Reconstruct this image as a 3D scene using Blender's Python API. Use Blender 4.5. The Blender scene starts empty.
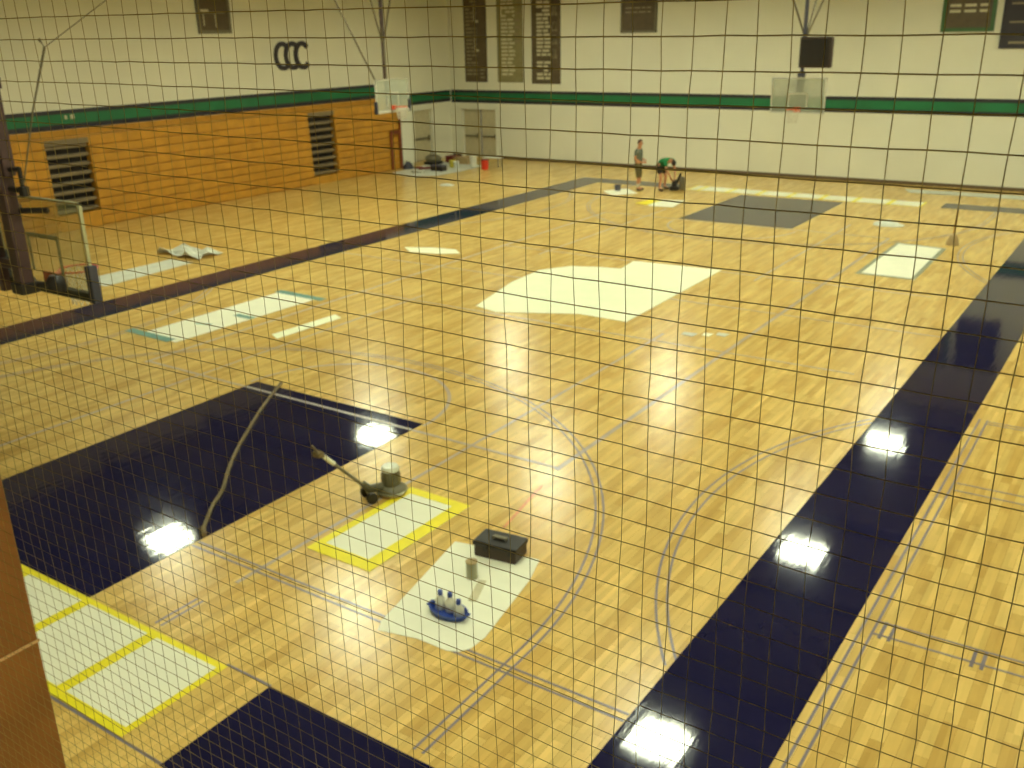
import bpy, bmesh, math, random
from mathutils import Vector, Matrix
random.seed(7)
PI = math.pi
S = bpy.context.scene
COL = S.collection

# ------------------------------------------------------------------ materials
def lin(c):
    out = []
    for v in c:
        v /= 255.0
        out.append(v / 12.92 if v <= 0.04045 else ((v + 0.055) / 1.055) ** 2.4)
    return tuple(out) + (1.0,)

def mat(name, rgb, rough=0.6, metal=0.0, spec=0.5, vary=0.08, scale=6.0, bump=0.0, alpha=1.0):
    m = bpy.data.materials.new(name)
    m.use_nodes = True
    nt = m.node_tree
    b = nt.nodes['Principled BSDF']
    b.inputs['Roughness'].default_value = rough
    b.inputs['Metallic'].default_value = metal
    b.inputs['Specular IOR Level'].default_value = spec
    b.inputs['Alpha'].default_value = alpha
    c = lin(rgb)
    tc = nt.nodes.new('ShaderNodeTexCoord')
    n = nt.nodes.new('ShaderNodeTexNoise')
    n.inputs['Scale'].default_value = scale
    n.inputs['Detail'].default_value = 4
    nt.links.new(tc.outputs['Object'], n.inputs['Vector'])
    r = nt.nodes.new('ShaderNodeMapRange')
    r.inputs['From Min'].default_value = 0.3
    r.inputs['From Max'].default_value = 0.7
    r.inputs['To Min'].default_value = 1 - vary
    r.inputs['To Max'].default_value = 1 + vary
    nt.links.new(n.outputs['Fac'], r.inputs['Value'])
    mx = nt.nodes.new('ShaderNodeVectorMath')
    mx.operation = 'SCALE'
    mx.inputs[0].default_value = c[:3]
    nt.links.new(r.outputs['Result'], mx.inputs['Scale'])
    nt.links.new(mx.outputs['Vector'], b.inputs['Base Color'])
    if bump:
        bp = nt.nodes.new('ShaderNodeBump')
        bp.inputs['Strength'].default_value = bump
        bp.inputs['Distance'].default_value = 0.01
        nt.links.new(n.outputs['Fac'], bp.inputs['Height'])
        nt.links.new(bp.outputs['Normal'], b.inputs['Normal'])
    return m

def floor_bump(nt, b, strength=0.05):
    """slight waviness of the coats of varnish, drawn out along the boards"""
    tc = nt.nodes.new('ShaderNodeTexCoord')
    mp = nt.nodes.new('ShaderNodeMapping')
    mp.inputs['Scale'].default_value = (9.0, 1.6, 1.0)
    n = nt.nodes.new('ShaderNodeTexNoise')
    n.inputs['Scale'].default_value = 1.0
    n.inputs['Detail'].default_value = 3
    bp = nt.nodes.new('ShaderNodeBump')
    bp.inputs['Strength'].default_value = strength
    bp.inputs['Distance'].default_value = 0.02
    nt.links.new(tc.outputs['Object'], mp.inputs['Vector'])
    nt.links.new(mp.outputs['Vector'], n.inputs['Vector'])
    nt.links.new(n.outputs['Fac'], bp.inputs['Height'])
    nt.links.new(bp.outputs['Normal'], b.inputs['Normal'])

def wood_floor():
    m = bpy.data.materials.new('maple_boards')
    m.use_nodes = True
    nt = m.node_tree
    b = nt.nodes['Principled BSDF']
    tc = nt.nodes.new('ShaderNodeTexCoord')
    mp = nt.nodes.new('ShaderNodeMapping')
    mp.inputs['Rotation'].default_value = (0, 0, PI / 2)
    nt.links.new(tc.outputs['Object'], mp.inputs['Vector'])
    def bricks(w, h, c1, c2, mortar):
        br = nt.nodes.new('ShaderNodeTexBrick')
        br.offset = 0.37
        br.offset_frequency = 3
        br.inputs['Color1'].default_value = c1
        br.inputs['Color2'].default_value = c2
        br.inputs['Mortar'].default_value = mortar
        br.inputs['Scale'].default_value = 1.0
        br.inputs['Mortar Size'].default_value = 0.0015
        br.inputs['Brick Width'].default_value = w
        br.inputs['Row Height'].default_value = h
        nt.links.new(mp.outputs['Vector'], br.inputs['Vector'])
        return br
    A = bricks(0.9, 0.12, lin(FLOOR_A), lin(FLOOR_B), lin(FLOOR_M))
    B = bricks(.55, 0.06, (0.88, 0.86, 0.8, 1), (1.07, 1.07, 1.07, 1), (1, 1, 1, 1))
    n = nt.nodes.new('ShaderNodeTexNoise')
    n.inputs['Scale'].default_value = 1.0
    n.inputs['Detail'].default_value = 5
    mp2 = nt.nodes.new('ShaderNodeMapping')
    mp2.inputs['Scale'].default_value = (7, 1.2, 1)
    nt.links.new(tc.outputs['Object'], mp2.inputs['Vector'])
    nt.links.new(mp2.outputs['Vector'], n.inputs['Vector'])
    r = nt.nodes.new('ShaderNodeMapRange')
    r.inputs['From Min'].default_value = 0.3
    r.inputs['From Max'].default_value = 0.7
    r.inputs['To Min'].default_value = 0.9
    r.inputs['To Max'].default_value = 1.1
    nt.links.new(n.outputs['Fac'], r.inputs['Value'])
    m1 = nt.nodes.new('ShaderNodeVectorMath'); m1.operation = 'MULTIPLY'
    nt.links.new(A.outputs['Color'], m1.inputs[0]); nt.links.new(B.outputs['Color'], m1.inputs[1])
    m2 = nt.nodes.new('ShaderNodeVectorMath'); m2.operation = 'SCALE'
    nt.links.new(m1.outputs['Vector'], m2.inputs[0]); nt.links.new(r.outputs['Result'], m2.inputs['Scale'])
    nt.links.new(m2.outputs['Vector'], b.inputs['Base Color'])
    b.inputs['Roughness'].default_value = 0.235
    b.inputs['Specular IOR Level'].default_value = 0.45
    floor_bump(nt, b, 0.06)
    return m

def glossy_paint(name, rgb, rough=0.13, spec=0.5):
    m = mat(name, rgb, rough, 0, spec, 0.12, 0.8)
    floor_bump(m.node_tree, m.node_tree.nodes['Principled BSDF'], 0.06)
    return m

def emit(name, rgb, strength):
    m = bpy.data.materials.new(name)
    m.use_nodes = True
    nt = m.node_tree
    nt.nodes.clear()
    o = nt.nodes.new('ShaderNodeOutputMaterial')
    e = nt.nodes.new('ShaderNodeEmission')
    e.inputs['Color'].default_value = rgb
    e.inputs['Strength'].default_value = strength
    nt.links.new(e.outputs[0], o.inputs[0])
    return m

FLOOR_A, FLOOR_B, FLOOR_M = (231, 196, 116), (207, 168, 90), (168, 128, 64)
LAMP_RGB, LAMP_POWER = (0.93, 1.0, 0.72, 1), 26.0

M = dict(
    floor=wood_floor(),
    navy=glossy_paint('navy_court_paint', (27, 26, 60), 0.06, 0.38),
    line=mat('grey_lavender_line', (168, 148, 132), 0.3, vary=0.15, scale=3),
    thinline=mat('thin_grey_line', (122, 112, 122), 0.3, vary=0.15, scale=3),
    paleline=mat('pale_line', (176, 166, 156), 0.3, vary=0.1),
    redline=mat('red_chalk', (214, 138, 76), 0.5, vary=0.25, scale=5),
    wall=mat('cream_wall_paint', (230, 227, 206), 0.75, vary=0.025, scale=0.6, spec=0.2),
    ceil=mat('ceiling_paint', (120, 120, 122), 0.8),
    darkstripe=mat('dark_stripe_paint', (42, 34, 44), 0.5),
    green=mat('green_stripe_paint', (24, 112, 66), 0.5, vary=0.12, scale=1.5),
    brownbase=mat('brown_rubber_base', (104, 84, 58), 0.5),
    bleach=mat('bleacher_wood', (197, 142, 50), 0.38, vary=0.16, scale=2.2, spec=0.35),
    bleachred=mat('red_brown_wood', (128, 62, 30), 0.5, vary=0.1),
    dark=mat('dark_recess', (38, 30, 22), 0.8),
    tread=mat('grey_step', (128, 112, 84), 0.5),
    pier=mat('brown_wood_panel', (150, 98, 46), 0.5, vary=0.14, scale=3.0),
    seam=mat('pale_wood_strip', (226, 186, 132), 0.4),
    paper=mat('white_masking_paper', (240, 237, 212), 0.7, vary=0.03, scale=3, spec=0.2),
    cream=mat('cream_paper', (246, 246, 212), 0.7, vary=0.03, scale=2, spec=0.2),
    grimy=mat('off_white_cloth', (206, 206, 190), 0.8, vary=0.12, scale=4, spec=0.2),
    yellow=mat('yellow_tape', (240, 222, 20), 0.5, vary=0.05),
    teal=mat('teal_tape', (92, 140, 128), 0.5, vary=0.15),
    greytape=mat('grey_green_tape', (132, 136, 110), 0.5),
    net=mat('brown_net_cord', (160, 138, 76), 0.7, vary=0.12, scale=20),
    glass=mat('hazy_backboard_glass', (206, 214, 196), 0.15, alpha=0.42, vary=0.05),
    glassclear=mat('clear_backboard_glass', (190, 196, 150), 0.1, alpha=0.22, vary=0.05),
    paleframe=mat('pale_aluminium_frame', (170, 164, 124), 0.4),
    boardframe=mat('white_board_frame', (206, 204, 190), 0.4),
    mast=mat('purple_brown_mast', (74, 52, 50), 0.45, vary=0.1),
    bluemast=mat('blue_grey_mast', (78, 76, 92), 0.5),
    greymetal=mat('grey_metal', (122, 114, 90), 0.45, 0.3),
    pad=mat('navy_board_padding', (54, 54, 66), 0.55),
    darkpad=mat('dark_green_padding', (52, 48, 26), 0.6),
    black=mat('black_plastic', (34, 28, 24), 0.45, vary=0.15),
    brownbox=mat('dark_brown_box', (62, 48, 38), 0.6, vary=0.12),
    orange=mat('orange_rim', (226, 96, 60), 0.4),
    rope=mat('white_rope_net', (216, 208, 186), 0.8),
    letter=mat('dark_letters', (44, 36, 44), 0.5),
    frame=mat('grey_frame', (116, 108, 84), 0.5),
    greenframe=mat('green_frame', (62, 100, 52), 0.5),
    boardbrown=mat('brown_board', (92, 78, 56), 0.6, vary=0.15, scale=4),
    boardolive=mat('olive_board', (140, 132, 92), 0.6, vary=0.15, scale=4),
    boardnavy=mat('navy_board', (50, 44, 52), 0.6, vary=0.1, scale=4),
    rows=mat('pale_lettering', (206, 198, 164), 0.6),
    rowsdim=mat('dim_lettering', (146, 134, 104), 0.6),
    white=mat('white_plastic', (228, 228, 214), 0.45),
    bluep=mat('blue_plastic', (44, 70, 150), 0.4),
    red=mat('red_plastic', (216, 58, 36), 0.45),
    darkred=mat('dark_red_metal', (116, 34, 24), 0.5),
    palebeige=mat('pale_beige', (206, 196, 158), 0.8),
    tan=mat('tan_cardboard', (176, 150, 104), 0.8),
    hose=mat('tan_hose', (116, 98, 58), 0.55, vary=0.15, scale=12),
    yellowcan=mat('yellow_can', (214, 200, 70), 0.45),
    silver=mat('worn_aluminium', (150, 148, 128), 0.35, 0.75, vary=0.1),
    olive=mat('olive_machine_paint', (98, 92, 66), 0.4, vary=0.1),
    lighttop=mat('pale_machine_cover', (222, 222, 200), 0.35),
    wallbox=mat('tan_wall_box', (164, 142, 96), 0.6),
    door=mat('cream_door_paint', (196, 186, 152), 0.5),
    skin=mat('skin', (204, 140, 100), 0.55),
    tealshirt=mat('grey_teal_shirt', (104, 114, 100), 0.85),
    khaki=mat('olive_khaki_shorts', (104, 96, 60), 0.85),
    greenshirt=mat('green_shirt', (22, 116, 62), 0.85),
    darkshorts=mat('dark_shorts', (50, 44, 34), 0.85),
    sock=mat('white_sock', (216, 208, 186), 0.85),
    shoe=mat('dark_shoe', (58, 52, 40), 0.6),
    hair=mat('brown_hair', (86, 58, 38), 0.8),
    darkhair=mat('dark_hair', (44, 34, 26), 0.8),
    eye=mat('dark_eye', (30, 22, 18), 0.3),
    glow=emit('lamp_glow', LAMP_RGB, LAMP_POWER),
)

# ------------------------------------------------------------------ helpers
def new_obj(name, me, m=None, parent=None, origin=(0, 0, 0)):
    o = bpy.data.objects.new(name, me)
    COL.objects.link(o)
    if m is not None and me is not None:
        me.materials.append(m)
    if parent is not None:
        o.parent = parent
    else:
        o.location = origin
    return o

class MB:
    """collects shapes in world coordinates and links them as one mesh object"""
    def __init__(s):
        s.bm = bmesh.new()
    def box(s, x0, x1, y0, y1, z0, z1, bevel=0.0, rot=None, about=None):
        r = bmesh.ops.create_cube(s.bm, size=1.0)
        vs = r['verts']
        for v in vs:
            v.co = Vector(((x0 + x1) / 2 + v.co.x * (x1 - x0), (y0 + y1) / 2 + v.co.y * (y1 - y0), (z0 + z1) / 2 + v.co.z * (z1 - z0)))
        if bevel > 0:
            es = list({e for v in vs for e in v.link_edges})
            rb = bmesh.ops.bevel(s.bm, geom=es, offset=bevel, segments=2, affect='EDGES', profile=0.6)
            vs = list({v for f in rb['faces'] for v in f.verts} | {v for v in vs if v.is_valid})
        if rot:
            bmesh.ops.rotate(s.bm, verts=vs, cent=about, matrix=rot)
        return s
    def prism(s, pts, z0, z1):
        """polygon in XY extruded upwards"""
        n = len(pts)
        a = sum(pts[i][0] * pts[(i + 1) % n][1] - pts[(i + 1) % n][0] * pts[i][1] for i in range(n))
        if a < 0:
            pts = pts[::-1]
        lo = [s.bm.verts.new((x, y, z0)) for x, y in pts]
        hi = [s.bm.verts.new((x, y, z1)) for x, y in pts]
        s.bm.faces.new(hi)
        s.bm.faces.new(lo[::-1])
        for i in range(n):
            s.bm.faces.new((lo[i], lo[(i + 1) % n], hi[(i + 1) % n], hi[i]))
        return s
    def tube(s, pts, r, n=8, caps=True):
        pts = [Vector(p) for p in pts]
        rs = r if isinstance(r, (list, tuple)) else [r] * len(pts)
        rings = []
        up = None
        for i, p in enumerate(pts):
            t = (pts[min(i + 1, len(pts) - 1)] - pts[max(i - 1, 0)]).normalized()
            if up is None:
                up = Vector((0, 0, 1)) if abs(t.z) < 0.9 else Vector((1, 0, 0))
            a = t.cross(up).normalized()
            b = t.cross(a).normalized()
            up = b if abs(b.dot(up)) < 0 else up
            rings.append([s.bm.verts.new(p + (a * math.cos(k * 2 * PI / n) + b * math.sin(k * 2 * PI / n)) * rs[i]) for k in range(n)])
        for i in range(len(rings) - 1):
            for k in range(n):
                s.bm.faces.new((rings[i][k], rings[i + 1][k], rings[i + 1][(k + 1) % n], rings[i][(k + 1) % n]))
        if caps:
            s.bm.faces.new(rings[0]); s.bm.faces.new(rings[-1][::-1])
        return s
    def lathe(s, c, prof, n=20, caps=True):
        """profile [(r, z)] turned about a vertical axis through c"""
        rings = [[s.bm.verts.new((c[0] + r * math.cos(k * 2 * PI / n), c[1] + r * math.sin(k * 2 * PI / n), c[2] + z)) for k in range(n)] for r, z in prof]
        for i in range(len(rings) - 1):
            for k in range(n):
                s.bm.faces.new((rings[i][k], rings[i][(k + 1) % n], rings[i + 1][(k + 1) % n], rings[i + 1][k]))
        if caps:
            s.bm.faces.new(rings[0][::-1]); s.bm.faces.new(rings[-1])
        return s
    def ball(s, c, rx, ry=None, rz=None, seg=14):
        r = bmesh.ops.create_uvsphere(s.bm, u_segments=seg, v_segments=max(6, seg // 2 + 1), radius=1.0)
        for v in r['verts']:
            v.co = Vector((c[0] + v.co.x * rx, c[1] + v.co.y * (ry or rx), c[2] + v.co.z * (rz or rx)))
        return s
    def strip(s, pts, w, z0, z1, closed=False):
        """flat band of width w that follows a polyline on the floor"""
        P = [Vector((p[0], p[1])) for p in pts]
        n = len(P)
        L, R = [], []
        for i in range(n):
            a = P[(i - 1) % n] if closed or i else P[i]
            b = P[(i + 1) % n] if closed or i < n - 1 else P[i]
            t = (b - a).normalized()
            q = Vector((-t.y, t.x)) * w / 2
            L.append(P[i] + q); R.append(P[i] - q)
        for i in range(n if closed else n - 1):
            j = (i + 1) % n
            s.prism([L[i], R[i], R[j], L[j]], z0, z1)
        return s
    def build(s, name, m, parent=None, smooth=False, origin=None):
        bmesh.ops.recalc_face_normals(s.bm, faces=s.bm.faces[:])
        me = bpy.data.meshes.new(name)
        off = Vector((0, 0, 0))
        if parent is not None:
            off = world_loc(parent)
        elif origin is not None:
            off = Vector(origin)
        bmesh.ops.translate(s.bm, verts=s.bm.verts[:], vec=-off)
        s.bm.to_mesh(me)
        s.bm.free()
        if smooth:
            for p in me.polygons:
                p.use_smooth = True
            me.set_sharp_from_angle(angle=math.radians(42))
        return new_obj(name, me, m, parent, off)

def world_loc(o):
    v = Vector(o.location)
    while o.parent is not None:
        o = o.parent
        v = v + Vector(o.location)
    return v

def tag(o, label, cat, group=None, kind=None):
    o['label'] = label
    o['category'] = cat
    if group:
        o['group'] = group
    if kind:
        o['kind'] = kind
    return o

def thing(name, loc, label, cat, group=None):
    o = bpy.data.objects.new(name, None)
    COL.objects.link(o)
    o.empty_display_size = 0.1
    o.location = loc
    return tag(o, label, cat, group)

def struct(o, label=None, cat=None):
    o['kind'] = 'structure'
    if label:
        o['label'] = label
    if cat:
        o['category'] = cat
    return o

def copy_tree(o, parent=None):
    c = o.copy()
    COL.objects.link(c)
    if parent is not None:
        c.parent = parent
    for ch in list(o.children):
        copy_tree(ch, c)
    return c

def arc(cx, cy, r, a0, a1, n=48):
    return [(cx + r * math.cos(a0 + (a1 - a0) * i / n), cy + r * math.sin(a0 + (a1 - a0) * i / n)) for i in range(n + 1)]

# ------------------------------------------------------------------ the room
XL, XR = -19.1, 19.0
YB, YF = 19.57, -23.0
CEIL = 8.7
L = 14.58                      # half length of the main court (baseline)
YE = 15.82                     # outer edge of the end bands

fl = struct(MB().box(XL - .3, XR + .3, YF - .3, YB + .3, -0.2, 0.0).build('floor', M['floor']), 'polished yellow maple gym floor with court markings', 'floor')

def mark(name, mb, m):
    o = mb.build(name, M[m], fl)
    return o

NZ0, NZ1 = 0.0, 0.003
# navy painted bands and keys
mark('border_band', MB().prism([(7.85, -YE), (9.12, -YE), (9.12, YE), (7.85, YE)], NZ0, NZ1), 'navy')
mark('border_band', MB().prism([(-9.34, -YE), (-8.14, -YE), (-8.14, YE), (-9.34, YE)], NZ0, NZ1), 'navy')
for x0, x1 in ((4.8, 7.85), (-8.14, -4.8)):
    mark('border_band', MB().prism([(x0, -YE), (x1, -YE), (x1, -L), (x0, -L)], NZ0, NZ1), 'navy')
    mark('border_band', MB().prism([(x0, 14.85), (x1, 14.85), (x1, YE), (x0, YE)], NZ0, NZ1), 'navy')
mark('key_paint', MB().prism([(-1.87, -L), (1.93, -L), (1.93, -8.74), (-1.87, -8.74)], NZ0, NZ1), 'navy')
mark('key_paint', MB().prism([(-1.95, 9.15), (1.75, 9.15), (1.75, 14.45), (-1.95, 14.45)], NZ0, NZ1), 'navy')

LZ0, LZ1 = 0.0, 0.0015
def two(mb, pts, gap=0.1, w=0.028):
    P = [Vector(p) for p in pts]
    for sgn in (-1, 1):
        q = []
        for i in range(len(P)):
            t = (P[min(i + 1, len(P) - 1)] - P[max(i - 1, 0)]).normalized()
            q.append(P[i] + Vector((-t.y, t.x)) * sgn * gap / 2)
        mb.strip(q, w, LZ0, LZ1)
    return mb
d = MB()
two(d, [(1.95, -13.16), (7.84, -13.16)])
for sy in (-1, 1):             # long arcs of the main court, centred near the baskets
    a = math.acos(6.54 / 6.545)
    c = arc(0, 13.0, 6.53, -PI + a, -a, 64)
    pts = [(-6.54, 15.0 if sy > 0 else 14.5)] + c + [(6.54, 15.0 if sy > 0 else 14.5)]
    two(d, [(x, sy * y) for x, y in pts])
for cy in (-8.62, 8.62):       # arcs of the two cross courts
    a = math.acos((12.9 - 7.85) / 6.22)
    two(d, arc(12.9, cy, 6.22, PI - a, PI + a, 40), 0.12)
    two(d, [(-x, y) for x, y in arc(12.9, cy, 6.22, PI - math.acos((12.9 - 8.14) / 6.22), PI + math.acos((12.9 - 8.14) / 6.22), 40)], 0.12)
two(d, [(9.27, -YE), (9.27, -4.1)], 0.11)
two(d, [(9.27, 4.1), (9.27, YE)], 0.11)
two(d, [(9.33, -10.57), (12.0, -10.5)], 0.24)
two(d, [(9.36, -6.76), (12.0, -6.7)], 0.24)
two(d, [(9.33, -4.2), (12.0, -4.2)], 0.1)
for x in (9.45, 10.3):
    two(d, [(x, -10.75), (x, -10.42)], 0.09, 0.035)
two(d, [(3.02, -14.5), (3.02, -13.95)], 0.09)
d.strip([(4.18, -L + .01), (4.8, -L + .01)], 0.03, LZ0, LZ1)
d.strip([(3.0, -YE + .02), (4.8, -YE + .02)], 0.03, LZ0, LZ1)
mark('guide_line', d, 'thinline')
d = MB()
for sx in (-1, 1):
    d.strip([(sx * 4.6, -9.08), (sx * 4.6, 9.08)], 0.075, LZ0, LZ1)
    d.strip([(sx * 3.08, -13.5 if sx > 0 else -12.8), (sx * 3.08, -2.5)], 0.055, LZ0, LZ1)
    d.strip([(sx * 3.08, 2.5), (sx * 3.08, 10.6)], 0.055, LZ0, LZ1)
d.strip([(-4.6, 9.05), (4.6, 9.05)], 0.06, LZ0, LZ1)
d.strip([(1.94, -9.02), (4.6, -9.02)], 0.06, LZ0, LZ1)
d.strip([(-4.6, -9.02), (-1.88, -9.02)], 0.06, LZ0, LZ1)
for y in (-3.0, 3.0):
    d.strip([(-4.6, y), (7.0, y)], 0.05, LZ0, LZ1)
d.strip([(-8.1, 0), (7.84, 0)], 0.05, LZ0, LZ1)
for sy in (-1, 1):
    d.strip([(x, sy * y) for x, y in arc(0, 8.8, 1.98, -PI, 0, 32)], 0.06, LZ0, LZ1)
mark('court_line', d, 'line')
d = MB()
d.strip([(-1.85, -9.02), (1.92, -9.02)], 0.07, NZ1, NZ1 + .0012)
mark('free_throw_line', d, 'paleline')
mark('chalk_line', MB().strip([(4.92, -10.85), (4.69, -9.6)], 0.04, LZ0, LZ1), 'redline')

# walls: thick slabs, with the two door openings left out
D2 = (-18.44, -16.38, 2.34)    # door in the back wall
D1 = (16.62, 18.05, 2.42)      # door in the left wall (y0, y1, height)
w = MB()
w.box(XL - .4, D2[0], YB, YB + .4, 0, CEIL).box(D2[1], XR + .3, YB, YB + .4, 0, CEIL).box(D2[0], D2[1], YB, YB + .4, D2[2], CEIL)
struct(w.build('wall_back', M['wall']), 'cream painted wall at the far end of the gym', 'wall')
w = MB()
w.box(XL - .4, XL, YF, D1[0], 0, CEIL).box(XL - .4, XL, D1[1], YB, 0, CEIL).box(XL - .4, XL, D1[0], D1[1], D1[2], CEIL)
struct(w.build('wall_left', M['wall']), 'cream painted side wall above the wooden bleachers', 'wall')
struct(MB().box(XR, XR + .3, YF, YB, 0, CEIL).build('wall_right', M['wall']))
w = MB().box(XL, XR, -18.75, -18.6, 0, 3.7).box(XL, XR, YF - .3, YF, 3.7, CEIL)
struct(w.build('wall_front', M['wall']))
struct(MB().box(XL, XR, YF, -18.6, 3.7, 3.9).build('floor_gallery', M['ceil']))
c = MB().box(XL - .4, XR + .3, YF - .3, YB + .4, CEIL, CEIL + .3)
for i in range(9):
    y = -20 + i * 4.6
    c.box(XL, XR, y - .12, y + .12, CEIL - .35, CEIL)
struct(c.build('ceiling', M['ceil']))
struct(MB().box(D2[1] + .1, XR, YB - .025, YB, 0, 0.12).box(XL + .02, D2[0] - .1, YB - .025, YB, 0, .12).build('baseboard_back', M['brownbase']))

def stripe(name, boxes):
    root = None
    for nm, m, b in boxes:
        o = MB().box(*b).build(nm if root else name, M[m], root)
        if root is None:
            root = struct(o)
    return root
e = 0.012
stripe('trim_1', [('stripe', 'green', (XL + .075, XR, YB - e, YB, 2.72, 3.04)), ('edge_line', 'darkstripe', (XL + .075, XR, YB - e, YB, 3.04, 3.17)), ('edge_line', 'darkstripe', (XL + .075, XR, YB - e, YB, 2.58, 2.72))])
stripe('trim_2', [('stripe', 'green', (XL, XL + e, YF, 14.2, 3.25, 3.57)), ('edge_line', 'darkstripe', (XL, XL + e, YF, 14.2, 3.57, 3.70)), ('edge_line', 'darkstripe', (XL, XL + e, YF, 14.2, 3.10, 3.25)),
                  ('tape_mark', 'rows', (XL, XL + .02, -.93, -.84, 3.40, 3.52)), ('tape_mark', 'rows', (XL, XL + .02, -.72, -.58, 3.40, 3.54))])
stripe('trim_3', [('stripe', 'green', (XL, XL + e, 14.2, YB - .02, 2.78, 3.06)), ('edge_line', 'darkstripe', (XL, XL + e, 14.2, YB - .02, 3.06, 3.16)), ('edge_line', 'darkstripe', (XL, XL + e, 14.2, YB - .02, 2.63, 2.78))])

# doors
def door(name, axis, a0, a1, h, label):
    lf = MB()
    fr = MB()
    bars = MB()
    seam = MB()
    mid = (a0 + a1) / 2
    leaves = [(a0, mid - .01), (mid + .01, a1)] if a1 - a0 > 1.6 else [(a0, a1)]
    if axis == 'y':   # in the back wall, along x
        for u0, u1 in leaves:
            lf.box(u0 + .06, u1 - .0, YB + .12, YB + .17, 0.01, h - .07, .01)
        for u in (a0, a1):
            fr.box(u - .05, u + .05, YB - .03, YB + .2, 0, h + .05)
        fr.box(a0, a1, YB - .03, YB + .2, h - .06, h + .05)
        for u0, u1 in leaves:
            bars.box(u0 + .14, u1 - .12, YB + .04, YB + .1, 0.96, 1.04, .01)
            bars.box(u1 - .2, u1 - .12, YB + .06, YB + .13, .9, 1.12, .01)
    else:
        for u0, u1 in leaves:
            lf.box(XL - .17, XL - .12, u0 + .06, u1, 0.01, h - .07, .01)
        for u in (a0, a1):
            fr.box(XL - .2, XL + .03, u - .05, u + .05, 0, h + .05)
        fr.box(XL - .2, XL + .03, a0, a1, h - .06, h + .05)
        for u0, u1 in leaves:
            bars.box(XL - .1, XL - .04, u0 + .14, u1 - .12, 1.0, 1.08, .01)
            bars.box(XL - .13, XL - .06, u1 - .22, u1 - .13, .92, 1.16, .01)
    o = struct(lf.build(name, M['door']), label, 'door')
    fr.build('door_frame', M['wall'], o)
    bars.build('panic_bar', M['greymetal'], o)
    return o
door('door_1', 'x', *D1, 'cream single door in the left wall just past the bleachers')
door('door_2', 'y', *D2, 'cream double doors in the far wall by the corner')
# backing behind the doors
struct(MB().box(XL - .45, XL - .4, D1[0] - .2, D1[1] + .2, 0, 3).build('wall_doorback', M['wall']))

# white pier past the end of the bleachers
struct(MB().box(XL, -18.34, 14.86, 15.6, 0, 2.62, .02).build('pillar', M['wall']), 'white pier standing between the bleachers and the single door', 'pillar')
# brown wooden pier close to the camera, with a pale joint strip
pr = struct(MB().box(5.5, 6.55, -17.85, -17.39, 0, CEIL, .01).build('wall_partition', M['pier']), 'brown wooden partition end in the near left corner', 'partition')
MB().box(6.549, 6.556, -17.85, -17.385, 2.835, 2.85).build('joint_strip', M['seam'], pr)

# ------------------------------------------------------------------ lamps
def lamp(x, y):
    t = thing('ceiling_light', (x, y, 7.95), 'square high bay ceiling light hanging over the court', 'light', 'high bay lights over the court')
    MB().box(x - .62, x + .62, y - .62, y + .62, 8.0, 8.14, .02).build('housing', M['boardframe'], t)
    MB().box(x - .52, x + .52, y - .52, y + .52, 7.97, 8.0).build('diffuser', M['glow'], t)
    sk = MB()
    for sg in (-1, 1):
        sk.box(x + sg * .58 - .015, x + sg * .58 + .015, y - .6, y + .6, 7.91, 8.02).box(x - .6, x + .6, y + sg * .58 - .015, y + sg * .58 + .015, 7.91, 8.02)
    sk.build('reflector_skirt', M['boardframe'], t)
    for sx in (-.4, .4):
        MB().tube([(x + sx, y, 8.13), (x + sx, y, CEIL)], .01, 6).build('suspension_rod', M['greymetal'], t)
    return t
first = None
for x in (-11.4, -4.0, 4.3, 12.5):
    for y in (-13.6, -4.7, 4.3, 13.1):
        if y < -13 and x < 0:
            continue
        if first is None:
            first = lamp(x, y)
        else:
            c = copy_tree(first)
            c.location = (x, y, 7.95)

# ------------------------------------------------------------------ bleachers
bl = thing('bleachers', (-18.3, 0, 0), 'folded orange-brown wooden bleachers along the left wall', 'bleachers')
XF = -18.29
ROW = 0.285
AIS = [(-2.2, -0.67, 0.5), (9.18, 10.67, 0.3)]
SEC = [(-18.4, AIS[0][0]), (AIS[0][1], AIS[1][0]), (AIS[1][1], 14.7)]
for y0, y1 in SEC:
    b = MB()
    for i in range(10):
        z = i * ROW
        xo = XF - .012 * i
        b.box(-18.75, xo, y0, y1, z + .045, z + ROW, .006)
        b.box(-18.75, xo - .07, y0, y1, z - .004, z + .05)
    b.build('front_panel', M['bleach'], bl)
for y0, y1, zb in AIS:
    MB().box(-18.78, -18.72, y0, y1, 0, 2.85).box(-18.75, -18.62, y0, y1, zb, 2.8).build('aisle_recess', M['dark'], bl)
    MB().box(-18.72, XF - .005, y0, y1, 0.0, zb).build('kick_board', M['bleach'], bl)
    MB().box(-18.72, XF - .1, y0, y1, 2.68, 2.85).build('header_board', M['tread'], bl)
    k = zb + .06
    while k < 2.6:
        MB().box(-18.62, XF - .08 - k * .04, y0 + .03, y1 - .03, k, k + .105, .01).build('step', M['tread'], bl)
        k += ROW
MB().box(-18.98, -18.42, -18.4, 14.7, 2.85, 2.9, .01).build('top_seat', M['bleach'], bl)
MB().box(-19.0, -18.93, -18.4, 14.7, 2.88, 3.1, .008).build('back_board', M['bleach'], bl)
ef = MB()
ef.box(XF, XF + .05, 13.97, 14.11, 0.02, 1.72, .01).box(XF, XF + .05, 14.55, 14.69, .02, 1.72, .01).box(XF, XF + .05, 14.11, 14.55, 1.56, 1.72, .01)
ef.build('end_frame', M['bleachred'], bl)
MB().box(-19.0, XF + .01, 14.7, 14.78, 0, 2.6, .008).build('end_panel', M['bleachred'], bl)

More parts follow.
